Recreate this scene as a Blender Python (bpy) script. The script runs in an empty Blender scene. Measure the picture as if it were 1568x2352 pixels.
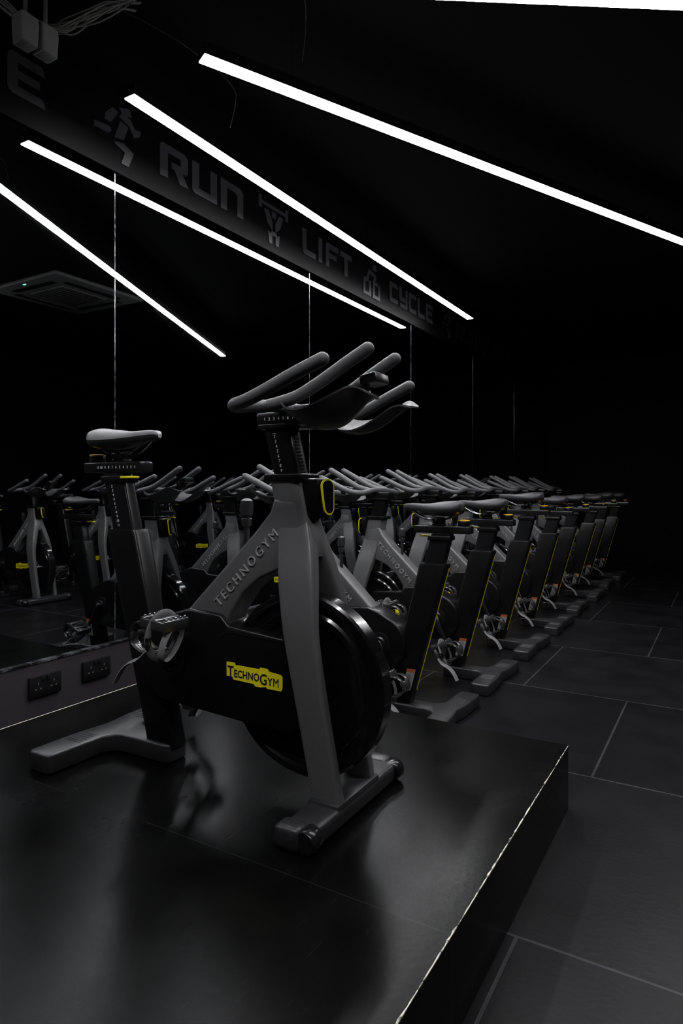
import bpy, bmesh, math, random
from mathutils import Vector, Matrix
random.seed(4)
scene = bpy.context.scene
scene.view_settings.view_transform = 'Standard'
COL = scene.collection
V = Vector

# ---------------------------------------------------------------- materials
def new_mat(name, col, rough=0.5, metal=0.0, var=0.15, nscale=12.0, bump=0.0, bscale=80.0,
            rvar=0.08, emit=None, estr=0.0, spec=0.5, coat=0.0):
    m = bpy.data.materials.new(name); m.use_nodes = True
    nt = m.node_tree; b = nt.nodes['Principled BSDF']
    tc = nt.nodes.new('ShaderNodeTexCoord')
    n = nt.nodes.new('ShaderNodeTexNoise'); n.inputs['Scale'].default_value = nscale; n.inputs['Detail'].default_value = 5
    nt.links.new(tc.outputs['Object'], n.inputs['Vector'])
    cr = nt.nodes.new('ShaderNodeValToRGB')
    cr.color_ramp.elements[0].position = 0.3; cr.color_ramp.elements[1].position = 0.7
    c = list(col)
    cr.color_ramp.elements[0].color = [x*(1-var) for x in c] + [1]
    cr.color_ramp.elements[1].color = [min(1, x*(1+var)) for x in c] + [1]
    nt.links.new(n.outputs['Fac'], cr.inputs['Fac'])
    nt.links.new(cr.outputs['Color'], b.inputs['Base Color'])
    mr = nt.nodes.new('ShaderNodeMapRange')
    mr.inputs['To Min'].default_value = max(0.0, rough-rvar); mr.inputs['To Max'].default_value = min(1.0, rough+rvar)
    nt.links.new(n.outputs['Fac'], mr.inputs['Value'])
    nt.links.new(mr.outputs['Result'], b.inputs['Roughness'])
    b.inputs['Metallic'].default_value = metal
    b.inputs['Specular IOR Level'].default_value = spec
    b.inputs['Coat Weight'].default_value = coat
    if bump > 0:
        n2 = nt.nodes.new('ShaderNodeTexNoise'); n2.inputs['Scale'].default_value = bscale
        nt.links.new(tc.outputs['Object'], n2.inputs['Vector'])
        bp = nt.nodes.new('ShaderNodeBump'); bp.inputs['Strength'].default_value = bump; bp.inputs['Distance'].default_value = 0.002
        nt.links.new(n2.outputs['Fac'], bp.inputs['Height']); nt.links.new(bp.outputs['Normal'], b.inputs['Normal'])
    if emit:
        b.inputs['Emission Color'].default_value = list(emit)+[1]; b.inputs['Emission Strength'].default_value = estr
    return m

M = {}
M['frame'] = new_mat('frame_graphite_paint', (0.135, 0.135, 0.138), 0.36, 0.3, 0.02, 4, 0.0, 600, rvar=0.01)
M['letter'] = new_mat('embossed_lettering_lit', (0.34, 0.34, 0.345), 0.3, 0.0, 0.02)  # letters share the frame grey; paler colour stands for light they catch
M['black'] = new_mat('black_satin_plastic', (0.005, 0.005, 0.0055), 0.28, 0, 0.2, 5, 0.1, 260, spec=0.35, rvar=0.03)
M['blackgloss'] = new_mat('black_gloss_metal', (0.010, 0.010, 0.011), 0.2, 0.1, 0.2, 5, 0.0, 90, rvar=0.03)
M['pedalmetal'] = new_mat('pedal_black_metal', (0.11, 0.11, 0.112), 0.24, 0.7, 0.2, 9, 0.0, 90, rvar=0.04)
M['foot'] = new_mat('dark_cast_foot', (0.026, 0.026, 0.028), 0.32, 0.1, 0.08, 6, 0.3, 400, rvar=0.03)
M['rubber'] = new_mat('grip_rubber', (0.07, 0.07, 0.073), 0.45, 0, 0.1, 20, 0.3, 700)
M['pad'] = new_mat('forearm_pad_rubber', (0.05, 0.05, 0.052), 0.38, 0, 0.1, 20, 0.2, 400)
M['saddle'] = new_mat('saddle_vinyl', (0.27, 0.27, 0.28), 0.36, 0, 0.06, 20, 0.2, 300)
M['saddle_shaded'] = new_mat('saddle_shaded_vinyl', (0.025, 0.025, 0.027), 0.5, 0, 0.06, 20, 0.2, 300)  # same vinyl as the lead saddle, darkened in colour for weaker light
M['saddle_side'] = new_mat('saddle_black_side', (0.012, 0.012, 0.013), 0.42)
M['wheel'] = new_mat('flywheel_black', (0.005, 0.005, 0.0055), 0.16, 0.0, 0.1, 3, rvar=0.01, coat=0.5)
M['yellow'] = new_mat('yellow_paint', (0.97, 0.85, 0.01), 0.35, 0, 0.02)
M['amber'] = new_mat('amber_yellow', (0.65, 0.36, 0.02), 0.4, 0, 0.04)
M['white'] = new_mat('white_print', (0.8, 0.8, 0.8), 0.5, 0, 0.03)
M['labelwhite'] = new_mat('label_paper', (0.22, 0.22, 0.22), 0.5, 0, 0.03)
M['orange'] = new_mat('orange_print', (0.35, 0.08, 0.02), 0.5, 0, 0.03)
M['ink'] = new_mat('black_print', (0.01, 0.01, 0.01), 0.5)
M['chrome'] = new_mat('dark_chrome', (0.4, 0.4, 0.41), 0.2, 1.0, 0.1, rvar=0.03)
M['strap'] = new_mat('woven_strap', (0.16, 0.16, 0.162), 0.6, 0, 0.3, 200)
M['wall'] = new_mat('black_wall_paint', (0.0012, 0.0012, 0.0014), 0.7, 0, 0.2, 3, spec=0.08)
M['ceil'] = new_mat('black_ceiling_paint', (0.0010, 0.0010, 0.0012), 0.9, 0, 0.3, 3, spec=0.04)
M['band'] = new_mat('black_band_panel', (0.0008, 0.0008, 0.001), 0.45, 0, 0.15, 4, spec=0.04)
M['bandletter'] = new_mat('grey_wall_lettering', (0.015, 0.015, 0.017), 0.3, 0.0, 0.1, 6)
M['skirt'] = new_mat('grey_skirting_paint', (0.030, 0.026, 0.030), 0.6, 0, 0.08, 6)
M['socket'] = new_mat('black_socket_plastic', (0.007, 0.007, 0.008), 0.3)
M['sockethole'] = new_mat('socket_mark', (0.08, 0.08, 0.08), 0.4)
M['ac'] = new_mat('dark_grey_enamel', (0.08, 0.08, 0.08), 0.5, 0, 0.05)
M['speaker'] = new_mat('grey_housing', (0.15, 0.15, 0.155), 0.5, 0, 0.05)
M['led'] = new_mat('strip_diffuser', (0.9, 0.9, 0.9), 0.5, 0, 0.0, emit=(0.98, 0.98, 1.0), estr=64.0)
M['indicator'] = new_mat('teal_indicator', (0.1, 0.5, 0.4), 0.5, 0, 0, emit=(0.35, 1.0, 0.8), estr=2.0)
M['cable'] = new_mat('grey_cable', (0.12, 0.115, 0.11), 0.5)
M['wire'] = new_mat('black_wire', (0.0015, 0.0015, 0.0015), 0.7, spec=0.05)

def mirror_mat():
    m = bpy.data.materials.new('mirror_glass'); m.use_nodes = True
    nt = m.node_tree; b = nt.nodes['Principled BSDF']
    b.inputs['Base Color'].default_value = (0.55, 0.57, 0.58, 1); b.inputs['Metallic'].default_value = 1
    n = nt.nodes.new('ShaderNodeTexNoise'); n.inputs['Scale'].default_value = 3
    mr = nt.nodes.new('ShaderNodeMapRange'); mr.inputs['To Min'].default_value = 0.0; mr.inputs['To Max'].default_value = 0.02
    nt.links.new(n.outputs['Fac'], mr.inputs['Value']); nt.links.new(mr.outputs['Result'], b.inputs['Roughness'])
    return m
M['mirror'] = mirror_mat()

def floor_mat():
    m = bpy.data.materials.new('dark_floor_tiles'); m.use_nodes = True
    nt = m.node_tree; b = nt.nodes['Principled BSDF']; L = nt.links.new
    g = nt.nodes.new('ShaderNodeNewGeometry')
    mp = nt.nodes.new('ShaderNodeMapping'); mp.inputs['Location'].default_value = (0.45, 0.45, 0)
    L(g.outputs['Position'], mp.inputs['Vector'])
    br = nt.nodes.new('ShaderNodeTexBrick'); br.offset = 0.5; br.offset_frequency = 2
    br.inputs['Scale'].default_value = 1; br.inputs['Mortar Size'].default_value = 0.005
    br.inputs['Mortar Smooth'].default_value = 0.3
    br.inputs['Brick Width'].default_value = 1.08; br.inputs['Row Height'].default_value = 1.035
    br.inputs['Color1'].default_value = (0.0058, 0.0054, 0.0064, 1); br.inputs['Color2'].default_value = (0.0082, 0.0077, 0.0088, 1)
    br.inputs['Mortar'].default_value = (0.040, 0.038, 0.042, 1)
    L(mp.outputs['Vector'], br.inputs['Vector'])
    n = nt.nodes.new('ShaderNodeTexNoise'); n.inputs['Scale'].default_value = 4; n.inputs['Detail'].default_value = 10; n.inputs['Roughness'].default_value = 0.65
    L(g.outputs['Position'], n.inputs['Vector'])
    mr = nt.nodes.new('ShaderNodeMapRange'); mr.inputs['From Min'].default_value = 0.3; mr.inputs['From Max'].default_value = 0.7
    mr.inputs['To Min'].default_value = 0.55; mr.inputs['To Max'].default_value = 1.45
    L(n.outputs['Fac'], mr.inputs['Value'])
    mx = nt.nodes.new('ShaderNodeVectorMath'); mx.operation = 'SCALE'
    L(br.outputs['Color'], mx.inputs[0]); L(mr.outputs['Result'], mx.inputs['Scale'])
    L(mx.outputs['Vector'], b.inputs['Base Color'])
    b.inputs['Roughness'].default_value = 0.36; b.inputs['Specular IOR Level'].default_value = 0.14
    bp = nt.nodes.new('ShaderNodeBump'); bp.inputs['Strength'].default_value = 0.3; bp.inputs['Distance'].default_value = 0.002
    L(br.outputs['Fac'], bp.inputs['Height']); bp.invert = True
    n3 = nt.nodes.new('ShaderNodeTexNoise'); n3.inputs['Scale'].default_value = 60; L(g.outputs['Position'], n3.inputs['Vector'])
    bp2 = nt.nodes.new('ShaderNodeBump'); bp2.inputs['Strength'].default_value = 0.5; bp2.inputs['Distance'].default_value = 0.001
    L(n3.outputs['Fac'], bp2.inputs['Height']); L(bp.outputs['Normal'], bp2.inputs['Normal'])
    L(bp2.outputs['Normal'], b.inputs['Normal'])
    return m
M['floor'] = floor_mat()

def platform_mat():
    m = bpy.data.materials.new('black_platform_board'); m.use_nodes = True
    nt = m.node_tree; b = nt.nodes['Principled BSDF']; L = nt.links.new
    g = nt.nodes.new('ShaderNodeNewGeometry')
    mp = nt.nodes.new('ShaderNodeMapping'); mp.inputs['Location'].default_value = (2.32, 1.2, 0)
    L(g.outputs['Position'], mp.inputs['Vector'])
    br = nt.nodes.new('ShaderNodeTexBrick'); br.offset = 0.5
    br.inputs['Scale'].default_value = 1; br.inputs['Mortar Size'].default_value = 0.0010
    br.inputs['Brick Width'].default_value = 2.44; br.inputs['Row Height'].default_value = 1.22
    br.inputs['Color1'].default_value = (0.0024, 0.0024, 0.0026, 1); br.inputs['Color2'].default_value = (0.0026, 0.0026, 0.0028, 1)
    br.inputs['Mortar'].default_value = (0.013, 0.013, 0.014, 1)
    L(mp.outputs['Vector'], br.inputs['Vector'])
    n = nt.nodes.new('ShaderNodeTexNoise'); n.inputs['Scale'].default_value = 3; n.inputs['Detail'].default_value = 6; n.inputs['Roughness'].default_value = 0.6
    L(g.outputs['Position'], n.inputs['Vector'])
    mr = nt.nodes.new('ShaderNodeMapRange'); mr.inputs['From Min'].default_value = 0.3; mr.inputs['From Max'].default_value = 0.7
    mr.inputs['To Min'].default_value = 0.20; mr.inputs['To Max'].default_value = 0.29
    L(n.outputs['Fac'], mr.inputs['Value']); L(mr.outputs['Result'], b.inputs['Roughness'])
    mr3 = nt.nodes.new('ShaderNodeMapRange'); mr3.inputs['From Min'].default_value = 0.3; mr3.inputs['From Max'].default_value = 0.7
    mr3.inputs['To Min'].default_value = 0.7; mr3.inputs['To Max'].default_value = 1.5
    L(n.outputs['Fac'], mr3.inputs['Value'])
    sc = nt.nodes.new('ShaderNodeVectorMath'); sc.operation = 'SCALE'
    L(br.outputs['Color'], sc.inputs[0]); L(mr3.outputs['Result'], sc.inputs['Scale'])
    mp2 = nt.nodes.new('ShaderNodeMapping'); mp2.inputs['Scale'].default_value = (160, 8, 1); mp2.inputs['Rotation'].default_value = (0, 0, 0.5)
    L(g.outputs['Position'], mp2.inputs['Vector'])
    ns = nt.nodes.new('ShaderNodeTexNoise'); ns.inputs['Scale'].default_value = 1.2; ns.inputs['Detail'].default_value = 3
    L(mp2.outputs['Vector'], ns.inputs['Vector'])
    rs = nt.nodes.new('ShaderNodeMapRange'); rs.inputs['From Min'].default_value = 0.64; rs.inputs['From Max'].default_value = 0.82
    rs.inputs['To Min'].default_value = 0.0; rs.inputs['To Max'].default_value = 0.008
    L(ns.outputs['Fac'], rs.inputs['Value'])
    ad = nt.nodes.new('ShaderNodeVectorMath'); ad.operation = 'ADD'
    L(sc.outputs['Vector'], ad.inputs[0]); L(rs.outputs['Result'], ad.inputs[1])
    L(ad.outputs['Vector'], b.inputs['Base Color'])
    n2 = nt.nodes.new('ShaderNodeTexNoise'); n2.inputs['Scale'].default_value = 60; n2.inputs['Detail'].default_value = 3
    L(g.outputs['Position'], n2.inputs['Vector'])
    bp = nt.nodes.new('ShaderNodeBump'); bp.inputs['Strength'].default_value = 0.22; bp.inputs['Distance'].default_value = 0.001
    L(n2.outputs['Fac'], bp.inputs['Height']); L(bp.outputs['Normal'], b.inputs['Normal'])
    b.inputs['Specular IOR Level'].default_value = 0.085
    return m
M['platform'] = platform_mat()

def chip_glint_mat(name, lo, hi, scale, col=(0.75, 0.7, 0.6, 1), metal=0.0, rough=0.7):
    m = bpy.data.materials.new(name); m.use_nodes = True
    nt = m.node_tree; b = nt.nodes['Principled BSDF']; L = nt.links.new
    g = nt.nodes.new('ShaderNodeNewGeometry')
    n = nt.nodes.new('ShaderNodeTexNoise'); n.inputs['Scale'].default_value = scale; n.inputs['Detail'].default_value = 8; n.inputs['Roughness'].default_value = 0.8
    L(g.outputs['Position'], n.inputs['Vector'])
    cr = nt.nodes.new('ShaderNodeValToRGB'); cr.color_ramp.elements[0].position = lo; cr.color_ramp.elements[1].position = hi
    cr.color_ramp.elements[0].color = (0.02, 0.02, 0.02, 1); cr.color_ramp.elements[1].color = col
    L(n.outputs['Fac'], cr.inputs['Fac']); L(cr.outputs['Color'], b.inputs['Base Color'])
    b.inputs['Roughness'].default_value = rough; b.inputs['Metallic'].default_value = metal
    return m
M['chip'] = chip_glint_mat('chipped_painted_edge', 0.44, 0.52, 28)
M['whiteedge'] = chip_glint_mat('bare_board_edge', 0.2, 0.4, 20)
M['seam'] = chip_glint_mat('mirror_edge_glints', 0.46, 0.66, 9, (0.5, 0.53, 0.58, 1), 0.7, 0.3)  # bright and dark noise paints broken glints along the mirror joints

# ---------------------------------------------------------------- mesh builder
def catmull(pts, sub):
    pts = [V(p) if not isinstance(p, Vector) else p for p in pts]
    out = []
    n = len(pts)
    for i in range(n-1):
        p0 = pts[max(i-1, 0)]; p1 = pts[i]; p2 = pts[i+1]; p3 = pts[min(i+2, n-1)]
        for k in range(sub):
            t = k/sub
            out.append(0.5*((2*p1)+(p2-p0)*t+(2*p0-5*p1+4*p2-p3)*t*t+(3*p1-p0-3*p2+p3)*t**3))
    out.append(pts[-1]); return out

TEXTS = {}
def text_mesh(body, size, ext, spacing=1.0, offset=0.0):
    key = (body, size, ext, spacing, offset)
    if key in TEXTS: return TEXTS[key]
    cu = bpy.data.curves.new('t', 'FONT'); cu.body = body; cu.size = size; cu.extrude = ext
    cu.space_character = spacing; cu.offset = offset; cu.resolution_u = 3
    o = bpy.data.objects.new('t', cu); COL.objects.link(o)
    dg = bpy.context.evaluated_depsgraph_get(); dg.update()
    me = bpy.data.meshes.new_from_object(o.evaluated_get(dg))
    vs = [v.co.copy() for v in me.vertices]; fs = [tuple(p.vertices) for p in me.polygons]
    bpy.data.objects.remove(o); bpy.data.curves.remove(cu); bpy.data.meshes.remove(me)
    x0 = min(v.x for v in vs); x1 = max(v.x for v in vs); y0 = min(v.y for v in vs); y1 = max(v.y for v in vs)
    TEXTS[key] = (vs, fs, x0, x1, y0, y1); return TEXTS[key]

class MB:
    def __init__(s):
        s.v = []; s.f = []; s.m = []; s.mats = []
    def mi(s, mat):
        mat = M[mat]
        if mat not in s.mats: s.mats.append(mat)
        return s.mats.index(mat)
    def add(s, vs, fs, mat, mtx=None):
        i = s.mi(mat); o = len(s.v)
        for v in vs: s.v.append((mtx @ V(v)) if mtx else V(v))
        for f in fs: s.f.append(tuple(a+o for a in f)); s.m.append(i)
        return s
    def addbm(s, bm, mat, mtx=None):
        bm.verts.index_update()
        s.add([v.co.copy() for v in bm.verts], [[v.index for v in f.verts] for f in bm.faces], mat, mtx); bm.free(); return s
    def xform(s, mtx):
        s.v = [mtx @ v for v in s.v]; return s
    def box(s, c, d, mat, bev=0.0, seg=2, rot=None):
        bm = bmesh.new(); bmesh.ops.create_cube(bm, size=1.0)
        for v in bm.verts: v.co = V((v.co.x*d[0], v.co.y*d[1], v.co.z*d[2]))
        if bev > 0: bmesh.ops.bevel(bm, geom=bm.edges[:], offset=bev, segments=seg, affect='EDGES', profile=0.5)
        mt = Matrix.Translation(V(c))
        if rot: mt = mt @ rot
        return s.addbm(bm, mat, mt)
    def prism(s, outl, a, b, mat, axis='y', bev=0.0, seg=2, mtx=None):
        def P(u, w, t):
            return (u, t, w) if axis == 'y' else ((u, w, t) if axis == 'z' else (t, u, w))
        bm = bmesh.new(); n = len(outl)
        A = [bm.verts.new(P(u, w, a)) for u, w in outl]; B = [bm.verts.new(P(u, w, b)) for u, w in outl]
        bm.faces.new(A); bm.faces.new(B[::-1])
        for i in range(n): bm.faces.new((A[i], A[(i+1) % n], B[(i+1) % n], B[i]))
        bmesh.ops.recalc_face_normals(bm, faces=bm.faces[:])
        if bev > 0:
            ed = [e for e in bm.edges if e.calc_face_angle(0) > 0.5]
            bmesh.ops.bevel(bm, geom=ed, offset=bev, segments=seg, affect='EDGES', profile=0.5, clamp_overlap=True)
        return s.addbm(bm, mat, mtx)
    def loft(s, rings, mat, cap=True):
        n = len(rings[0]); vs = [p for r in rings for p in r]; fs = []
        for i in range(len(rings)-1):
            for k in range(n):
                a = i*n+k; b = i*n+(k+1) % n
                fs.append((a, b, b+n, a+n))
        if cap: fs.append(tuple(range(n))[::-1]); fs.append(tuple((len(rings)-1)*n+k for k in range(n)))
        return s.add(vs, fs, mat)
    def column(s, secs, mat, n=24, sub=6, p=5.0, lean=0.0):
        """secs: (z, x, y, wx, wy)"""
        c = [V((q[0], q[1], q[2])) for q in secs]; w = [V((q[3], q[4], 0)) for q in secs]
        if sub > 1 and len(secs) > 2: c = catmull(c, sub); w = catmull(w, sub)
        rings = []
        for a, b in zip(c, w):
            z, x, y = a; r = []
            for k in range(n):
                t = 2*math.pi*(k+0.5)/n; ct, st = math.cos(t), math.sin(t)
                r.append(V((x+b.x/2*abs(ct)**(2/p)*(1 if ct > 0 else -1), y+b.y/2*abs(st)**(2/p)*(1 if st > 0 else -1), z)))
            rings.append(r)
        return s.loft(rings, mat)
    def tube(s, pts, r, mat, n=14, sub=8, round_ends=True, flat=None):
        P = catmull(pts, sub) if sub > 1 else [V(p) for p in pts]
        rad = [r]*len(P)
        if round_ends:
            d0 = (P[0]-P[1]).normalized(); d1 = (P[-1]-P[-2]).normalized()
            pre = [P[0]+d0*r*math.sin(a) for a in (1.45, 1.1, 0.7, 0.35)]; pr = [r*math.cos(a) for a in (1.45, 1.1, 0.7, 0.35)]
            post = [P[-1]+d1*r*math.sin(a) for a in (0.35, 0.7, 1.1, 1.45)]; po = [r*math.cos(a) for a in (0.35, 0.7, 1.1, 1.45)]
            P = pre+P+post; rad = pr+rad+po
        t0 = (P[1]-P[0]).normalized(); up = V((0, 0, 1)) if abs(t0.z) < 0.9 else V((1, 0, 0))
        nrm = (up-t0*up.dot(t0)).normalized(); rings = []
        for i, p in enumerate(P):
            t = (P[min(i+1, len(P)-1)]-P[max(i-1, 0)]).normalized()
            nrm = (nrm-t*nrm.dot(t)).normalized(); bi = t.cross(nrm)
            fx, fy = (1, 1) if not flat else flat
            rings.append([p+nrm*math.cos(2*math.pi*k/n)*rad[i]*fx+bi*math.sin(2*math.pi*k/n)*rad[i]*fy for k in range(n)])
        return s.loft(rings, mat)
    def revolve(s, prof, c, mat, axis='y', n=48, mtx=None):
        """prof: list of (r, t) along axis"""
        rings = []
        for r, t in prof:
            ring = []
            for k in range(n):
                a = 2*math.pi*k/n; u, w = r*math.cos(a), r*math.sin(a)
                p = V((u, t, w)) if axis == 'y' else (V((u, w, t)) if axis == 'z' else V((t, u, w)))
                if mtx: p = mtx @ p
                ring.append(p+V(c))
            rings.append(ring)
        return s.loft(rings, mat)
    def text(s, body, size, origin, xd, yd, mat, ext=0.0006, align='c', spacing=1.0, offset=0.0, sx=1.0):
        vs, fs, x0, x1, y0, y1 = text_mesh(body, size, ext, spacing, offset)
        xd = V(xd).normalized(); yd = V(yd).normalized(); zd = xd.cross(yd)
        cx = (x0+x1)/2 if align == 'c' else 0; cy = (y0+y1)/2 if align == 'c' else 0
        o = V(origin)
        return s.add([o+xd*(v.x-cx)*sx+yd*(v.y-cy)+zd*v.z for v in vs], fs, mat)
    def obj(s, name, parent=None, loc=None, sharp=0.6):
        me = bpy.data.meshes.new(name); me.from_pydata([tuple(v) for v in s.v], [], s.f)
        for m in s.mats: me.materials.append(m)
        for p, i in zip(me.polygons, s.m): p.material_index = i
        bm = bmesh.new(); bm.from_mesh(me)
        bmesh.ops.recalc_face_normals(bm, faces=bm.faces[:])
        for f in bm.faces: f.smooth = True
        for e in bm.edges:
            e.smooth = (len(e.link_faces) == 2 and e.calc_face_angle(9) < sharp)
        bm.to_mesh(me); bm.free()
        o = bpy.data.objects.new(name, me); COL.objects.link(o)
        if parent: o.parent = parent
        if loc: o.location = loc
        return o

def tag(o, label, cat, group=None):
    o["label"] = label; o["category"] = cat
    if group: o["group"] = group
    return o
def structure(o):
    o["kind"] = "structure"; return o
def empty(name, loc):
    e = bpy.data.objects.new(name, None); e.empty_display_size = 0.1; e.location = loc; COL.objects.link(e); return e

# ---------------------------------------------------------------- room
XM = -2.50; HC = 3.05; YF = 10.6; YB = -2.6; XR = 4.2; ZB = 0.383; ZT = 2.61
def slab(name, x0, x1, y0, y1, z0, z1, mat, bev=0):
    return structure(MB().box(((x0+x1)/2, (y0+y1)/2, (z0+z1)/2), (x1-x0, y1-y0, z1-z0), mat, bev).obj(name))
slab('floor', XM-0.2, XR, YB, YF, -0.1, 0, 'floor')
slab('ceiling', XM-0.2, XR, YB, YF, HC, HC+0.1, 'ceil')
slab('wall_left', XM-0.2, XM-0.006, YB, YF, 0, HC, 'wall')
slab('wall_right', XR, XR+0.15, YB, YF, 0, HC, 'wall')
slab('wall_back', XM-0.2, XR+0.15, YF, YF+0.15, 0, HC, 'wall')
slab('wall_front', XM-0.2, XR+0.15, YB-0.15, YB, 0, HC, 'wall')
slab('baseboard_left', XM-0.006, XM+0.012, YB, YF, 0, ZB-0.004, 'skirt')
slab('trim_1', XM-0.006, XM+0.012, YB, YF, ZT, HC, 'band')
t2 = slab('trim_2', XM-0.006, XM+0.016, YB, YF, ZB-0.004, ZB+0.004, 'seam')

seams = [-1.243, 0.437, 2.117, 3.79, 5.48, 7.17, 8.84, 10.5]
edges = [YB+0.02]+seams
for a, b in zip(edges[:-1], edges[1:]):
    o = MB().box((0, 0, 0), (0.006, b-a-0.006, ZT-ZB-0.008), 'mirror').obj('mirror_panel', loc=(XM-0.003, (a+b)/2, (ZT+ZB)/2))
    tag(o, "tall frameless wall mirror panel above grey skirting", "mirror", "mirror panels along the wall")
for i, sy in enumerate(seams[:-1]):
    slab('trim_%d' % (i+3), XM-0.006, XM-0.0005, sy-0.003, sy+0.003, ZB+0.004, ZT, 'seam')

# platform
pe = empty('platform', (-1.398, 0.278, 0))
X0, X1, Y0, Y1, ZP = -2.32, -0.476, -1.8, 2.356, 0.22
o = MB().box(((X0+X1)/2+1.398, (Y0+Y1)/2-0.278, ZP/2), (X1-X0, Y1-Y0, ZP), 'platform', 0.002, 1).obj('platform_body', pe)
mb = MB()
n = 260; vs = []; fs = []
for i in range(n+1):
    y = Y0+(Y1-Y0)*i/n
    a = 0.001+0.003*random.random()*(1 if random.random() < 0.4 else 0.4)
    vs += [(X1+1.398-a, y-0.278, ZP+0.0004), (X1+1.398+0.0006, y-0.278, ZP+0.0004), (X1+1.398+0.0006, y-0.278, ZP-a*0.8)]
    if i: k = i*3; fs += [(k-3, k-2, k+1, k), (k-2, k-1, k+2, k+1)]
mb.add(vs, fs, 'chip').obj('chipped_edge', pe)["label"] = "chipped pale board edge"
MB().box((X0+1.398-0.001, (Y0+Y1)/2-0.278, ZP-0.003), (0.004, Y1-Y0, 0.006), 'whiteedge').obj('bare_edge', pe)["label"] = "bare pale board edge"
tag(pe, "low black painted wooden stage platform beside the mirror", "platform")

# wall sockets
def socket(y, z):
    e = empty('wall_socket', (XM+0.012, y, z))
    MB().box((0.007, 0, 0), (0.014, 0.150, 0.090), 'socket', 0.004).obj('face_plate', e)
    for sy in (-0.036, 0.036):
        mb = MB()
        mb.box((0.0145, sy, 0.012), (0.003, 0.005, 0.010), 'sockethole')
        for q in (-0.011, 0.011): mb.box((0.0145, sy+q, -0.010), (0.003, 0.008, 0.005), 'sockethole')
        mb.obj('pin_holes', e)
    for sy in (-0.012, 0.012):
        MB().box((0.015, sy, 0.030), (0.006, 0.014, 0.018), 'blackgloss', 0.001).obj('switch', e)
    tag(e, "black double wall socket on the grey skirting", "wall socket", "sockets under the mirror")
socket(1.735, 0.285); socket(1.996, 0.29); socket(1.44, 0.285)

# ---------------------------------------------------------------- strip lights
def strip(p, q, z, label):
    p = V((p[0], p[1], 0)); q = V((q[0], q[1], 0)); c = (p+q)/2; d = q-p; Lh = d.length
    e = empty('strip_light', (c.x, c.y, z)); e.rotation_euler = (0, 0, math.atan2(d.y, d.x))
    MB().box((0, 0, 0.029), (Lh+0.004, 0.058, 0.05), 'wire', 0.002, 1).obj('light_housing', e)
    MB().box((0, 0, 0.002), (Lh, 0.056, 0.006), 'led').obj('light_diffuser', e)
    for k in (-0.42, 0, 0.42):
        mb = MB(); mb.tube([(Lh*k, 0, 0.05), (Lh*k, 0, HC-z)], 0.0015, 'wire', n=6, sub=1, round_ends=False)
        mb.obj('suspension_cable', e)
    tag(e, label, "strip light", "linear lights under the ceiling")
ZS = 2.744
strip((-2.144, 1.89), (-2.144, 6.07), ZS, "slim glowing white linear light parallel to the mirror")
strip((-1.715, 1.86), (0.395, 6.23), ZS, "slim glowing white linear light hung diagonally from ceiling")
strip((-1.25, 1.72), (1.6, 3.63), ZS, "slim glowing white linear light hung across the stage")
strip((-2.2, 0.15), (1.6, 0.65), ZS, "unseen slim white linear light placed over the stage to fill near sides")  # extra unseen strip, set back to brighten the near sides of the bikes

# ---------------------------------------------------------------- wall lettering
def letter_polys(ch):
    t = 0.27; R = lambda a, b, c, d: [(a, b), (c, b), (c, d), (a, d)]
    D = {
     'R': [[(0, 0), (t, 0), (t, 1), (0.1, 1), (0, .9)], R(t, .78, .88, 1), [(.73, .42), (1, .5), (1, .88), (.88, 1), (.73, 1)], [(.4, .36), (.95, .36), (1, .5), (.73, .56), (.4, .56)], [(.5, .36), (.8, .36), (1.02, 0), (.7, 0)]],
     'U': [R(0, .1, t, 1), R(.73, 0, 1, 1), [(0, .1), (.1, 0), (.73, 0), (.73, .22), (0, .22)]],
     'N': [R(0, 0, t, 1), R(.73, 0, 1, .88), [(t, .78), (.6, .78), (.73, .7), (1, .88), (.88, 1), (t, 1)]],
     'L': [R(0, .1, t, 1), [(0, .1), (.1, 0), (.95, 0), (.95, .22), (0, .22)]],
     'I': [R(0, 0, t, 1)],
     'F': [R(0, 0, t, .9), [(0, .78), (1, .78), (1, 1), (.1, 1), (0, .9)], R(t, .4, .85, .6)],
     'T': [R(0, .78, 1, 1), R(.36, 0, .64, .78)],
     'C': [R(0, .1, t, .9), [(0, .78), (1, .78), (.9, 1), (.1, 1), (0, .9)], [(0, .1), (.1, 0), (.95, 0), (1, .22), (0, .22)]],
     'Y': [[(0, .4), (.1, .3), (t, .5), (t, 1), (0, 1)], R(.73, .1, 1, 1), [(.1, .3), (.73, .3), (.73, .52), (t, .52)], [(.1, 0), (.9, 0), (1, .1), (1, .2), (.1, .2)]],
     'E': [R(0, .1, t, .9), [(0, .78), (1, .78), (.92, 1), (.1, 1), (0, .9)], R(t, .4, .85, .6), [(0, .1), (.1, 0), (1, 0), (.94, .22), (0, .22)]],
    }
    return D[ch]
def put_polys(mb, polys, y0, z0, w, h, shear=0.0):
    for i, p in enumerate(polys):
        mb.prism([(y0+(a+shear*b)*w, z0+b*h) for a, b in p], 0, 0.005+0.0001*i, 'bandletter', axis='x')
def word(txt, ya, yb, z0=2.712, h=0.172):
    wid = [0.4 if c == 'I' else 1.0 for c in txt]; gap = 0.16
    u = (yb-ya)/(sum(wid)+gap*(len(txt)-1)); mb = MB(); y = 0
    for c, w in zip(txt, wid):
        put_polys(mb, letter_polys(c), y, 0, u, h); y += (w+gap)*u
    o = mb.obj('wall_lettering', loc=(XM+0.012, ya, z0))
    tag(o, "grey angular block letters reading %s on black band" % txt, "wall lettering", "lettering on the band")
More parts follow.
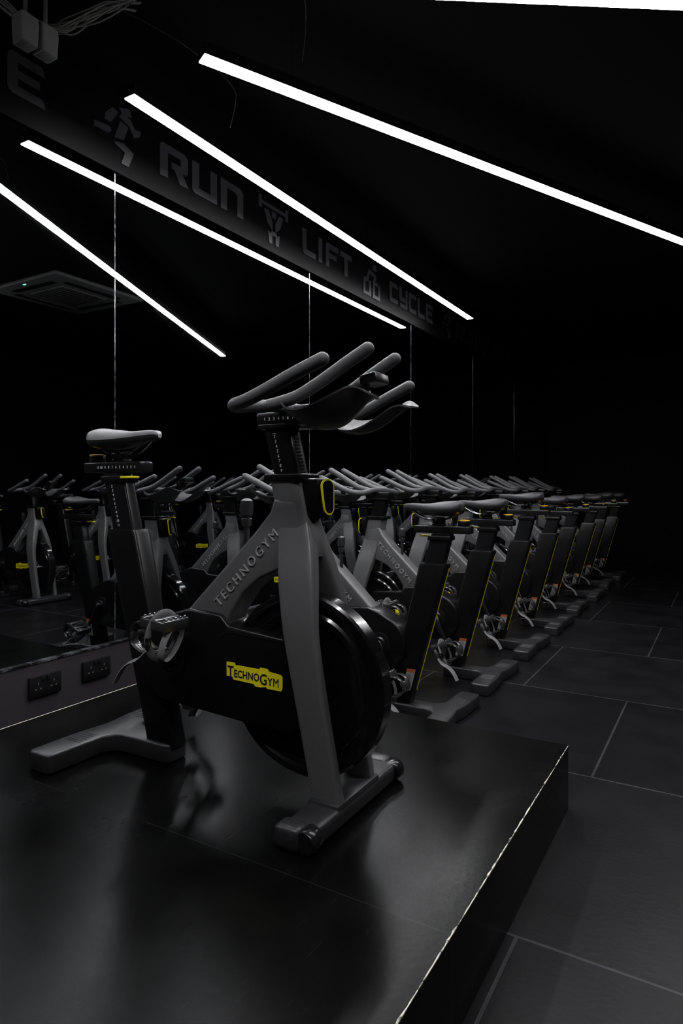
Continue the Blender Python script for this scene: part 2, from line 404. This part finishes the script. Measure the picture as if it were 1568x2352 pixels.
def stroke(p, q, w):
    p = V(p); q = V(q); d = (q-p).normalized(); n = V((-d.y, d.x))*w/2
    return [tuple(p+n), tuple(p-n), tuple(q-n), tuple(q+n)]
def icon(kind, ya, w, z0=2.66, h=0.27):
    mb = MB()
    if kind == 'runner':
        P = [[(.60, .86), (.80, .92), (.74, 1.04), (.52, .97)], [(.22, .62), (.34, .62), (.50, .86), (.38, .90), (.22, .72)], [(.52, .80), (.74, .74), (.84, .58), (.98, .66), (1.0, .76), (.86, .74), (.78, .86), (.58, .90)],
             [(.54, .74), (.72, .70), (.62, .44), (.42, .40)], [(.0, .40), (.28, .40), (.36, .48), (.30, .54), (.0, .50)], [(.46, .34), (.62, .38), (.84, .28), (.72, .0), (.56, .0), (.64, .22), (.40, .30)]]
    elif kind == 'lifter':
        P = [[(0, .82), (1, .82), (1, .9), (0, .9)], [(0, .72), (.09, .72), (.09, 1), (0, 1)], [(.91, .72), (1, .72), (1, 1), (.91, 1)],
             [(.18, .74), (.32, .74), (.45, .5), (.45, .3), (.28, .45)], [(.82, .74), (.68, .74), (.55, .5), (.55, .3), (.72, .45)], [(.43, .62), (.57, .62), (.57, .76), (.43, .76)],
             [(.3, .28), (.44, .2), (.44, 0), (.34, 0)], [(.7, .28), (.56, .2), (.56, 0), (.66, 0)], [(.38, .2), (.62, .2), (.58, .3), (.42, .3)]]
    else:
        P = []
        for a in (0, .55):
            P += [[(a, 0), (a+.45, 0), (a+.45, .1), (a, .1)], [(a, .1), (a+.12, .1), (a+.12, .46), (a, .46)], [(a+.33, .1), (a+.45, .1), (a+.45, .46), (a+.33, .46)], [(a, .4), (a+.3, .4), (a+.3, .5), (a, .5)]]
        P += [stroke((.2, .46), (.38, .78), .12), stroke((.36, .74), (.72, .66), .12), stroke((.72, .68), (.6, .46), .1), [(.55, .84), (.76, .84), (.76, 1), (.55, 1)]]
    for i, p in enumerate(P): mb.prism([(a*w, b*h) for a, b in p], 0, 0.005+0.0001*i, 'bandletter', axis='x')
    o = mb.obj('wall_icon', loc=(XM+0.012, ya, z0))
    tag(o, "grey angular %s pictogram on black band" % {'runner': 'running figure', 'lifter': 'weight lifting figure', 'cyclist': 'cycling figure'}[kind], "wall icon", "pictograms on the band")
for k in (-1, 0, 1):
    s = 4.22*k
    if k >= 0:
        icon('runner', 1.985+s, 0.275); word('RUN', 2.387+s, 3.048+s)
    if k == 0:
        icon('lifter', 3.2, 0.31); word('LIFT', 3.68, 4.354); icon('cyclist', 4.54, 0.29)
    if k <= 0: word('CYCLE', 5.005+s, 5.958+s)
    if k == 1: icon('lifter', 7.42, 0.31); word('LIFT', 7.9, 8.574)

# ---------------------------------------------------------------- AC cassette
ac = empty('air_conditioner', (0.64, 4.2, 3.02))
MB().box((0, 0, 0.012), (1.02, 1.02, 0.036), 'ac', 0.012, 3).obj('panel', ac)
mb = MB(); mb.box((0, 0, -0.009), (0.5, 0.5, 0.008), 'ac', 0.003)
for i in range(12): mb.box((0, -0.22+0.04*i, -0.014), (0.46, 0.008, 0.004), 'socket')
mb.obj('intake_grille', ac)
for a in range(4):
    rot = Matrix.Rotation(a*math.pi/2, 4, 'Z')
    MB().box(rot @ V((0, 0.37, -0.009)), (0.62, 0.07, 0.006), 'socket', 0.002, rot=rot).obj('louvre', ac)
MB().box((0.02, -0.455, -0.008), (0.035, 0.014, 0.004), 'indicator').obj('indicator_light', ac)
tag(ac, "square dark grey ceiling cassette air conditioner with louvres", "air conditioner")

# small speakers + cables
for (x, y, z) in ((-2.30, 1.525, 2.85), (-2.30, 1.61, 2.855)):
    e = empty('speaker', (x, y, z))
    mb = MB(); mb.column([(-0.05, 0, 0, .066, .066), (0.03, 0, 0, .074, .074), (0.055, 0, 0, .07, .07)], 'speaker', sub=1, p=9); mb.obj('cabinet', e)
    MB().box((0, 0, -0.0505), (0.052, 0.052, 0.003), 'ac', 0.001).obj('grille', e)
    MB().tube([(0, 0, 0.05), (0, 0, HC-z)], 0.008, 'ac', sub=1, round_ends=False).obj('ceiling_bracket', e)
    tag(e, "small grey cube speaker hanging from the ceiling", "speaker", "ceiling speakers")
mb = MB()
base = [(-2.02, 1.80, 3.045), (-2.11, 1.765, 3.03), (-2.2, 1.735, 3.005), (-2.29, 1.71, 2.985), (-2.37, 1.68, 2.98), (-2.43, 1.62, 2.995), (-2.47, 1.53, 3.03), (-2.475, 1.45, 3.045)]
for i in range(13):
    r = random.uniform
    pts = [(max(-2.482, p[0]+r(-.018, .018)), p[1]+r(-.028, .028), min(3.045, p[2]+r(-.028, .022))) for p in base]
    mb.tube(pts, 0.003, 'cable', n=8, sub=6)
o = mb.obj('cable_bundle'); tag(o, "loose bundle of grey cables drooping from the ceiling", "cable bundle")
o["kind"] = "stuff"
o = MB().tube([(-2.11, 1.80, 3.045), (-2.0, 1.98, 3.0), (-1.93, 2.15, 2.95), (-1.93, 2.30, 2.93), (-1.97, 2.36, 2.90), (-2.0, 2.36, 2.80)], 0.0016, 'foot', n=6).obj('loose_wire')
tag(o, "thin wire dangling from the ceiling", "wire", "loose wires")
o = MB().tube([(-1.38, 2.0, 3.045), (-1.42, 2.12, 3.02), (-1.47, 2.2, 2.97), (-1.5, 2.22, 2.86)], 0.0013, 'foot', n=6).obj('loose_wire')
tag(o, "thin wire dangling from the ceiling", "wire", "loose wires")

# ---------------------------------------------------------------- bike
def build_bike():
    parts = []          # (obj, group) ; group in base/seat/bar
    root = empty('exercise_bike', (0, 0, 0))
    def P(mb, name, grp='base', parent=None, label=None):
        o = mb.obj(name, parent or root)
        if label: o["label"] = label
        parts.append((o, grp)); return o
    # frame
    mb = MB()
    mb.column([(.925, .272, 0, .112, .090), (.86, .286, 0, .112, .090), (.80, .298, 0, .116, .090), (.74, .312, 0, .118, .088), (.70, .322, 0, .10, .07)], 'frame', p=4.5)
    for s in (-1, 1):
        mb.column([(.82, .295, s*.012, .100, .05), (.78, .304, s*.020, .108, .052), (.74, .313, s*.029, .114, .052), (.70, .322, s*.040, .117, .052), (.65, .333, s*.055, .117, .050), (.60, .344, s*.068, .114, .046),
                   (.54, .356, s*.081, .108, .041), (.47, .369, s*.089, .102, .037), (.30, .404, s*.091, .094, .034), (.05, .454, s*.087, .088, .034)], 'frame', p=6)
    mb.prism([(.24, .865), (.225, .825), (.17, .765), (-.09, .518), (-.13, .47), (-.10, .43), (.05, .44), (.08, .515), (.13, .585), (.19, .63), (.25, .655), (.31, .665), (.34, .74), (.32, .86)],
             -.0455, .0455, 'frame', bev=0.010, seg=3)
    fr = P(mb, 'frame', label="graphite grey steel frame")
    c = math.cos(math.radians(45.5)); sn = math.sin(math.radians(45.5))
    for s in (-1, 1):
        mb = MB()
        mb.text('TECHNOGYM', 0.041, (.138, s*.0472, .655), (-s*c, 0, -s*sn), (-sn, 0, c), 'letter', ext=.0024, spacing=1.40, offset=-0.0004)
        P(mb, 'lettering', parent=fr, label="raised frame grey lettering, painted paler for caught light")
    # drive cover
    cx, cz, r = -.15, .345, .135
    out = [(cx+r*math.cos(a), cz+r*math.sin(a)) for a in [math.radians(t) for t in range(110, 262, 12)]]
    out += [(.10, .203), (.30, .198), (.345, .22), (.33, .30), (.30, .40), (.285, .466), (.08, .482), (.05, .512), (-.08, .518), (-.14, .50)]
    mb = MB(); mb.prism(out, -.062, .062, 'black', bev=.010, seg=3)
    mb.prism([(.045, .44), (.075, .475), (.28, .462), (.285, .455), (.08, .462)], -.0635, .0635, 'blackgloss', bev=0)
    for s in (-1, 1): mb.revolve([(.055, .055*s), (.058, .066*s), (.05, .069*s), (.035, .0685*s), (.03, .074*s), (.0, .074*s)], (cx, 0, cz), 'blackgloss', n=40)
    dc = P(mb, 'drive_cover', label="black plastic drive cover")
    # logo
    ol = [(-.107, .030), (-.075, .030), (-.072, .024), (.020, .024), (.024, .029), (.052, .029), (.056, .022), (.100, .018), (.107, .012), (.107, -.018), (.102, -.028), (.05, -.028), (.046, -.024), (.024, -.028), (.004, -.028), (0, -.022), (-.080, -.020), (-.084, -.012), (-.107, -.012)]
    K = .96
    for s in (-1, 1):
        mb = MB()
        lx, lz = .182, .345
        mb.prism([(lx+(-s)*u*K, lz+w) for u, w in ol], s*.0615, s*.0635, 'yellow')
        xd = V((-s, 0, 0)); run = [('T', .044, 0.0, .0005), ('ECHNO', .031, .0, .0005), ('G', .044, -.007, .0005), ('Y', .031, -.006, .0005), ('M', .034, -.007, 0.0)]
        tot = sum(text_mesh(tx, sz, .0004, 1.0, of)[3]-text_mesh(tx, sz, .0004, 1.0, of)[2]+.003 for tx, sz, dy, of in run)
        fx = .190/tot; pos = -.098
        for tx, sz, dy, of in run:
            vs, fs, x0, x1, y0, y1 = text_mesh(tx, sz, .0004, 1.0, of)
            o_ = V((lx, s*.0640, lz-.011+dy))+xd*(pos-x0*fx)
            mb.text(tx, sz, o_, xd, (0, 0, 1), 'ink', ext=.0004, align='l', offset=of, sx=fx)
            pos += ((x1-x0)+.003)*fx
        P(mb, 'logo_plate', parent=dc, label="yellow logo plate with black lettering")
    # flywheel
    mb = MB(); R = .262
    half = [(0, .020), (.05, .022), (.055, .014), (.13, .012), (.18, .012), (.186, .020), (.205, .022), (.212, .016), (.232, .018), (.238, .027), (.255, .028), (R, .022)]
    prof = [(a, -b) for a, b in half]+[(a, b) for a, b in half[::-1]]
    prof[0] = (.001, prof[0][1]); prof[-1] = (.001, prof[-1][1])
    mb.revolve(prof, (.325, 0, .335), 'wheel', n=96)
    fw = P(mb, 'flywheel', label="glossy black flywheel")
    mb = MB(); mb.revolve([(.012, -.068), (.022, -.066), (.022, .066), (.012, .068)], (.378, 0, .335), 'chrome', n=20); P(mb, 'axle')
    # feet
    mb = MB(); mb.box((.455, 0, .031), (.10, .46, .054), 'foot', .016, 3); mb.box((.452, 0, .052), (.10, .24, .03), 'foot', .012, 2)
    for s in (-1, 1): mb.box((.435, s*.235, .032), (.075, .06, .062), 'foot', .016, 3)
    P(mb, 'front_foot', label="dark grey cast front stabiliser")
    for s in (-1, 1):
        mb = MB(); mb.revolve([(.005, -.024), (.026, -.024), (.030, -.018), (.030, .018), (.026, .024), (.005, .024)], (.487, s*.232, .032), 'blackgloss', n=28)
        P(mb, 'transport_wheel', label="black transport roller")
    T = [(-.545, -.285), (-.53, -.295), (-.455, -.295), (-.44, -.28), (-.435, -.09), (-.415, -.062), (-.39, -.052), (-.20, -.048), (-.18, -.035)]
    ol = T+[(a, -b) for a, b in T[::-1]]+[(-.54, .1), (-.525, 0), (-.54, -.1)]
    mb = MB(); mb.prism(ol, 0.0, .062, 'foot', axis='z', bev=.016, seg=3)
    for s in (-1, 1):
        for k in range(6): mb.box((-.49, s*(.10+.014*k), .0625), (.07, .006, .003), 'foot', .001, 1)
    P(mb, 'rear_foot', label="dark grey cast rear stabiliser")
    # seat tube
    mb = MB(); xs = lambda z: -.235-(z-.06)*.264; hw = lambda z: .061+(z-.05)*.013
    mb.column([(.05, xs(.05), 0, .122, .07), (.40, xs(.40), 0, .130, .074), (.742, xs(.742), 0, .14, .08), (.752, xs(.752), 0, .134, .074)], 'black', sub=1, p=7)
    mb.prism([(xs(.12)-hw(.12)-.0006, .12), (xs(.12)-hw(.12)+.004, .12), (xs(.73)-hw(.73)+.004, .73), (xs(.73)-hw(.73)-.0006, .73)], -.022, -.014, 'yellow')
    st = P(mb, 'seat_tube', label="wide black leaning seat tube with yellow stripe")
    mb = MB(); mb.prism([(xs(.13)-.05, .13), (xs(.13)-.005, .13), (xs(.22)-.005, .22), (xs(.22)-.05, .22)], .0345, .0375, 'labelwhite')
    mb.prism([(xs(.22)-.05, .22), (xs(.22)-.005, .22), (xs(.235)-.005, .235), (xs(.235)-.05, .235)], .0345, .0378, 'orange')
    for k in range(8): mb.box((xs(.15)-.03, .0377, .142+.009*k), (.034, .0008, .002), 'ink')
    P(mb, 'warning_label', parent=st, label="white and orange warning sticker")
    # seat post etc
    mb = MB(); mb.column([(.66, xs(.66), 0, .10, .056), (.945, xs(.945), 0, .10, .056)], 'blackgloss', sub=1, p=7)
    for k in range(11): 
        z = .915-.0148*k; mb.text(str(k+1), .013, (xs(z)-.01, -.0283, z), (1, 0, 0), (0, 0, 1), 'white', ext=.0003)
    P(mb, 'seat_post', 'seat', label="black seat post with height scale")
    mb = MB(); mb.box((xs(.925)+.002, 0, .925), (.115, .07, .022), 'black', .004); mb.box((xs(.925)+.085, -.028, .931), (.070, .026, .008), 'yellow', .003)
    P(mb, 'seat_lever', 'seat', label="yellow tipped seat adjustment lever")
    mb = MB(); mb.box((-.47, 0, .966), (.285, .062, .036), 'blackgloss', .005, 2)
    for k in range(11): mb.text(str(11-k), .0125, (-.535+.0185*k, -.0313, .966), (1, 0, 0), (0, 0, 1), 'white', ext=.0003)
    for s in (-1, 1): mb.revolve([(.004, -.001), (.005, .003)], (-.36, s*.031, .966), 'chrome', n=10)
    mb.box((-.45, 0, .988), (.06, .04, .012), 'black', .003)
    P(mb, 'seat_slider', 'seat', label="black seat slider with scale")
    mb = MB(); mb.revolve([(.026, .984), (.028, .988), (.028, 1.008), (.026, 1.011)], (-.575, 0, 0), 'black', axis='z', n=28); mb.revolve([(.0275, 1.008), (.0275, 1.012), (.02, 1.014), (.001, 1.014)], (-.575, 0, 0), 'amber', axis='z', n=28)
    P(mb, 'slider_knob', 'seat', label="round black knob with amber rim")
    # saddle
    secs = [(-.568, .03, 1.088, 1.062), (-.560, .058, 1.098, 1.047), (-.535, .077, 1.104, 1.036), (-.50, .083, 1.103, 1.033), (-.46, .077, 1.098, 1.036), (-.42, .058, 1.092, 1.041),
            (-.38, .037, 1.089, 1.048), (-.34, .027, 1.090, 1.053), (-.30, .023, 1.091, 1.056), (-.275, .017, 1.088, 1.060), (-.265, .007, 1.08, 1.066)]
    A = catmull([V((a, b, 0)) for a, b, c_, d in secs], 4); B = catmull([V((c_, d, 0)) for a, b, c_, d in secs], 4)
    rings = []
    for a, b in zip(A, B):
        ring = []; h = b.x-b.y
        for k in range(28):
            t = 2*math.pi*k/28; ct, s_ = math.cos(t), math.sin(t)
            yy = a.y*abs(ct)**.75*(1 if ct > 0 else -1)
            zz = b.x-h*.5+h*.5*abs(s_)**.6*(1 if s_ > 0 else -1)
            zz += -0.010*(abs(yy)/.083)**2 if s_ > 0 else -0.004
            if s_ > 0: zz -= .005*math.exp(-(yy/.008)**2)
            ring.append(V((a.x, yy, zz)))
        rings.append(ring)
    mb = MB(); mb.loft(rings, 'saddle'); sdark = mb.mi('saddle_side')
    for i, f in enumerate(mb.f):
        k = f[0] % 28
        if len(f) == 4 and k >= 14: mb.m[i] = sdark
    sd = P(mb, 'saddle', 'seat', label="padded grey vinyl saddle")
    mb = MB()
    for s in (-1, 1): mb.tube([(-.54, s*.03, 1.045), (-.50, s*.022, 1.02), (-.44, s*.02, 1.012), (-.38, s*.02, 1.018), (-.31, s*.008, 1.055)], .004, 'chrome', n=8)
    mb.box((-.45, 0, 1.008), (.05, .055, .03), 'black', .006); mb.tube([(-.45, -.035, 1.01), (-.45, .035, 1.01)], .008, 'black', sub=1)
    P(mb, 'saddle_rail', 'seat', label="steel rails and clamp")
    # handlebar post
    xf = lambda z: .242+(1.05-z)*.25
    mb = MB(); mb.column([(.80, xf(.80), 0, .086, .068), (1.08, xf(1.08), 0, .086, .068)], 'black', sub=1, p=7)
    for k in range(9):
        z = 1.045-.0142*k; mb.text(str(k+2), .0125, (xf(z)-.008, -.0343, z), (1, 0, 0), (0, 0, 1), 'white', ext=.0003)
    mb.box((xf(1.05)-.008, -.0343, 1.053), (.014, .0006, .0012), 'white')
    for k in range(12): mb.box((xf(.94+.01*k)+.0435, 0, .94+.01*k), (.003, .02, .005), 'ink')
    P(mb, 'handlebar_post', 'bar', label="black handlebar post with height scale")
    mb = MB(); mb.box((.272, 0, .925), (.128, .104, .022), 'black', .005, 2); P(mb, 'post_collar')
    mb = MB(); mb.box((.352, 0, .865), (.056, .062, .115), 'black', .008, 2)
    def stad(y0, z0, w, h, n=10):
        r_ = w/2; o = []
        for i in range(n+1): a = math.pi*i/n; o.append((y0+r_*math.cos(a), z0+h/2-r_+r_*math.sin(a)))
        for i in range(n+1): a = math.pi+math.pi*i/n; o.append((y0+r_*.8*math.cos(a), z0-h/2+r_+r_*math.sin(a)))
        return o
    mb.revolve([(.012, 0), (.012, .03)], (.370, 0, .885), 'black', axis='x', n=16)
    MT = Matrix.Translation((.402, -.008, .870)) @ Matrix.Rotation(math.radians(-22), 4, 'Z') @ Matrix.Rotation(math.radians(-6), 4, 'Y')
    mb.prism(stad(0, 0, .044, .102), -.003, .003, 'yellow', axis='x', mtx=MT); mb.prism(stad(0, 0, .036, .093), -.006, .0045, 'black', axis='x', mtx=MT)
    mb.revolve([(.008, -.0), (.008, .006), (.001, .0062)], (0, 0, 0), 'blackgloss', axis='x', n=16, mtx=MT @ Matrix.Translation((0, 0, .028)))
    P(mb, 'adjustment_lever', label="black lever rimmed in yellow")
    # resistance knob
    mb = MB(); mb.revolve([(.007, .68), (.009, .70), (.009, .775), (.015, .78), (.016, .80), (.013, .803), (.013, .808), (.019, .812), (.020, .845), (.018, .856), (.010, .862), (.001, .863)], (.105, 0, 0), 'foot', axis='z', n=28)
    P(mb, 'resistance_knob', label="grey resistance control knob")
    # handlebar clamp + bars
    mb = MB(); mb.box((.255, 0, 1.098), (.165, .082, .036), 'black', .006, 2)
    mb.box((.255, 0, 1.074), (.15, .088, .014), 'blackgloss', .003)
    for k in range(7): mb.text(str(k+1), .0125, (.205+.0165*k, -.0415, 1.096), (1, 0, 0), (0, 0, 1), 'white', ext=.0003)
    mb.box((.38, 0, 1.118), (.16, .07, .03), 'black', .008, 2); mb.box((.47, 0, 1.137), (.06, .10, .03), 'black', .008, 2, rot=Matrix.Rotation(-.3, 4, 'Y'))
    P(mb, 'handlebar_clamp', 'bar', label="black clamp with reach scale")
    mb = MB()
    r = .0172
    pts = [(.535, -.248, 1.205), (.45, -.256, 1.172), (.37, -.262, 1.138), (.31, -.262, 1.118), (.268, -.252, 1.112), (.252, -.225, 1.112), (.252, -.17, 1.118), (.262, -.09, 1.126), (.268, 0, 1.128)]
    pts = pts+[(a, -b, c_) for a, b, c_ in pts[-2::-1]]
    mb.tube(pts, r, 'rubber', n=18, sub=8)
    for s in (-1, 1): mb.tube([(.568, s*.080, 1.257), (.50, s*.082, 1.222), (.43, s*.086, 1.183), (.36, s*.092, 1.148), (.30, s*.10, 1.132), (.262, s*.11, 1.124)], r, 'rubber', n=18, sub=8)
    P(mb, 'handlebar', 'bar', label="curved rubber coated handlebar with four horns")
    # phone tray
    mb = MB(); mb.box((.545, 0, 1.188), (.05, .082, .026), 'black', .004, 2, rot=Matrix.Rotation(-.15, 4, 'Y')); mb.box((.545, 0, 1.2025), (.036, .06, .003), 'foot', .001, 1, rot=Matrix.Rotation(-.15, 4, 'Y'))
    mb.box((.50, 0, 1.16), (.05, .03, .05), 'black', .006, rot=Matrix.Rotation(-.5, 4, 'Y'))
    P(mb, 'device_holder', 'bar', label="small black device holder")
    for s in (-1, 1):
        nu, nv = 30, 18; th = .005; top = []; bot = []
        for i in range(nu+1):
            for j in range(nv+1):
                u = i/nu; v = j/nv
                e_ = math.sin(math.pi*(.14+.80*u))**.55
                ym = .110+.012*u; hwid = .074*e_
                y = ym-hwid+2*hwid*v
                x = .345+.275*u-.02*((v-.5)*2)**2*u
                z = 1.108-.060*math.sin(math.pi*u**.8)+.050*u**2+.050*((v-.35)/.65)**2*(1 if v > .35 else .35)*math.sin(math.pi*min(1, u*.8+.12))
                if u > .8: z -= .034*((u-.8)/.2)**2
                top.append((x, s*y, z)); bot.append((x, s*y, z-th))
        N = (nv+1); fs = []; Kt = len(top)
        for i in range(nu):
            for j in range(nv):
                a = i*N+j; fs.append((a, a+1, a+N+1, a+N)); fs.append((Kt+a, Kt+a+N, Kt+a+N+1, Kt+a+1))
        bd = [j for j in range(N)]+[i*N+nv for i in range(1, nu+1)]+[nu*N+j for j in range(nv-1, -1, -1)]+[i*N for i in range(nu-1, 0, -1)]
        for a, b in zip(bd, bd[1:]+bd[:1]): fs.append((a, b, Kt+b, Kt+a))
        mb = MB(); mb.add(top+bot, fs, 'pad')
        kk = 27*N+9; p = V(top[kk]); mb.box(p+V((0, 0, 0.001)), (.012, .020, .005), 'white', .0015, 1, rot=Matrix.Rotation(.5, 4, 'Y'))
        P(mb, 'forearm_pad', 'bar', label="curved dark wing shaped forearm rest")
    # cranks & pedals
    for s, ang in ((-1, 61), (1, 241)):
        a = math.radians(ang); d = V((math.cos(a), 0, math.sin(a))); nrm = V((-d.z, 0, d.x))
        C = V((cx, s*.088, cz)); E = C+d*.155+V((0, s*.014, 0)); rings = []
        for t, wd, tk in ((-.10, .017, .010), (0, .022, .011), (.3, .017, .009), (.85, .013, .008), (1.0, .015, .009), (1.09, .008, .007)):
            c0 = C.lerp(E, t); r_ = []
            for q in range(12):
                b = 2*math.pi*q/12; r_.append(c0+nrm*wd*math.cos(b)+V((0, tk*math.sin(b), 0)))
            rings.append(r_)
        mb = MB(); mb.loft(rings, 'blackgloss'); mb.revolve([(.018, -.03), (.018, .0), (.012, .014), (.001, .014)] if s > 0 else [(.018, .03), (.018, .0), (.012, -.014), (.001, -.014)], tuple(C), 'blackgloss', n=20)
        P(mb, 'crank_arm', label="black crank arm")
        pc = V((0, 0, 0)); 
        MT = Matrix.Translation(E+V((0, s*.062, 0.014 if s < 0 else 0))) @ Matrix.Rotation(math.radians(184 if s < 0 else 205), 4, 'Y')
        mb = MB()
        mb.box(pc, (.034, .10, .034), 'pedalmetal', .006)
        for q in (-.044, .044):
            mb.box(pc+V((q, 0, 0)), (.018, .096, .034), 'pedalmetal', .004)
            for k in range(5): mb.box(pc+V((q, -.038+.019*k, .018)), (.008, .007, .008), 'chrome', .001, 1)
            for k in range(5): mb.box(pc+V((q, -.038+.019*k, -.018)), (.008, .007, .008), 'chrome', .001, 1)
        for q in (-.046, .046): mb.box(pc+V((0, q, 0)), (.095, .012, .026), 'pedalmetal', .003)
        pd = P(mb.xform(MT), 'pedal', label="black metal cage pedal")
        mb = MB()
        for q in (-.030, .030):
            mb.tube([pc+V((.045, q, .0)), pc+V((.080, q, .010)), pc+V((.098, q*.9, .042)), pc+V((.090, q*.8, .076)), pc+V((.055, q*.7, .092)), pc+V((.01, q*.7, .088))], .009, 'pedalmetal', n=10, flat=(.4, 1.7))
        mb.tube([pc+V((.094, -.034, .05)), pc+V((.100, 0, .055)), pc+V((.094, .034, .05))], .009, 'pedalmetal', n=10, flat=(1.6, .4))
        mb.tube([pc+V((.03, -.03, .090)), pc+V((.03, 0, .096)), pc+V((.03, .03, .090))], .009, 'pedalmetal', n=10, flat=(.4, 1.7))
        mb.box(pc+V((.070, 0, .086)), (.030, .05, .006), 'pedalmetal', .002, rot=Matrix.Rotation(.5, 4, 'Y'))
        P(mb.xform(MT), 'toe_cage', parent=pd, label="black toe cage")
        mb = MB()
        lp = [pc+V((.005, .058*math.cos(b), .040+.066*math.sin(b))) for b in [2*math.pi*k/12 for k in range(13)]]
        mb.tube(lp, .013, 'strap', n=8, sub=3, round_ends=False, flat=(.25, 1))
        lp = [pc+V((-.035+.01*math.cos(b), .052*math.cos(b+.5), .048+.058*math.sin(b))) for b in [2*math.pi*k/12 for k in range(13)]]
        mb.tube(lp, .010, 'strap', n=8, sub=3, round_ends=False, flat=(.25, 1))
        mb.box(pc+V((.005, s*.062, .050)), (.028, .014, .032), 'chrome', .003)
        mb.xform(MT); q0 = E+V((0, s*.062, 0))
        mb.tube([q0+V((-.01, s*.058, -.060)), q0+V((-.035, s*.068, -.085)), q0+V((-.07, s*.07, -.100)), q0+V((-.100, s*.072, -.125)), q0+V((-.125, s*.075, -.165))], .015, 'strap', n=8, sub=4, flat=(.25, 1), round_ends=False)
        P(mb, 'toe_strap', parent=pd, label="woven black toe strap with metal buckle")
    return root, parts

root, parts = build_bike()
root.location = (-1.37, 1.57, ZP+.0015)
tag(root, "graphite and black indoor cycling bike on the black platform", "exercise bike")
dark = {}
def clone(loc, sdz, bdz, rot, label, group):
    r2 = root.copy(); COL.objects.link(r2); r2.location = loc; r2.rotation_euler = (0, 0, rot)
    r2["group"] = group; r2["label"] = label
    mp = {root: r2}
    for o, g in parts:
        c = o.copy(); COL.objects.link(c); c.parent = mp[o.parent]; mp[o] = c
        if o.name == 'saddle':
            if 'm' not in dark:
                dark['m'] = o.data.copy(); dark['m'].materials[0] = M['saddle_shaded']
            c.data = dark['m']; c["label"] = "padded grey vinyl saddle, colour darkened as shade"
        if o.parent == root:
            if g == 'seat': c.location = (-.264*sdz, 0, sdz)
            elif g == 'bar': c.location = (-.25*bdz, 0, bdz)
row_y = [2.93, 3.68, 4.50, 5.32, 6.14, 6.98, 7.80, 8.62]
seat_dz = [-.05, -.05, -.02, -.055, -.05, -.06, -.045, -.05]
bar_dz = [-.03, -.03, -.02, -.035, -.03, -.03, -.025, -.03]
for i, y in enumerate(row_y):
    clone((-1.64+random.uniform(-.015, .015), y, 0), seat_dz[i], bar_dz[i], math.pi+random.uniform(-.02, .02),
          "graphite and black indoor cycling bike beside the platform edge" if i == 0 else "graphite and black indoor cycling bike in row facing the mirror",
          "bikes in a row beside the mirror")
for i, y in enumerate([3.97, 4.8, 5.65, 6.5]):
    clone((1.12, y, 0), -.05, -.03, math.pi+random.uniform(-.02, .02), "graphite and black indoor cycling bike in the second row", "bikes in the second row")

# ---------------------------------------------------------------- world & camera
w = bpy.data.worlds.new('World'); scene.world = w; w.use_nodes = True
w.node_tree.nodes['Background'].inputs['Color'].default_value = (0.01, 0.01, 0.011, 1)
w.node_tree.nodes['Background'].inputs['Strength'].default_value = 0.2

cam = bpy.data.cameras.new('camera'); co = bpy.data.objects.new('camera', cam); COL.objects.link(co)
co.location = (0, 0, 1.12); co.rotation_euler = (math.radians(90), 0, math.radians(30.6))
cam.sensor_fit = 'VERTICAL'; cam.sensor_height = 36; cam.sensor_width = 24; cam.lens = 36*1498/2352
cam.shift_y = -58/2352; cam.clip_start = 0.02
scene.camera = co
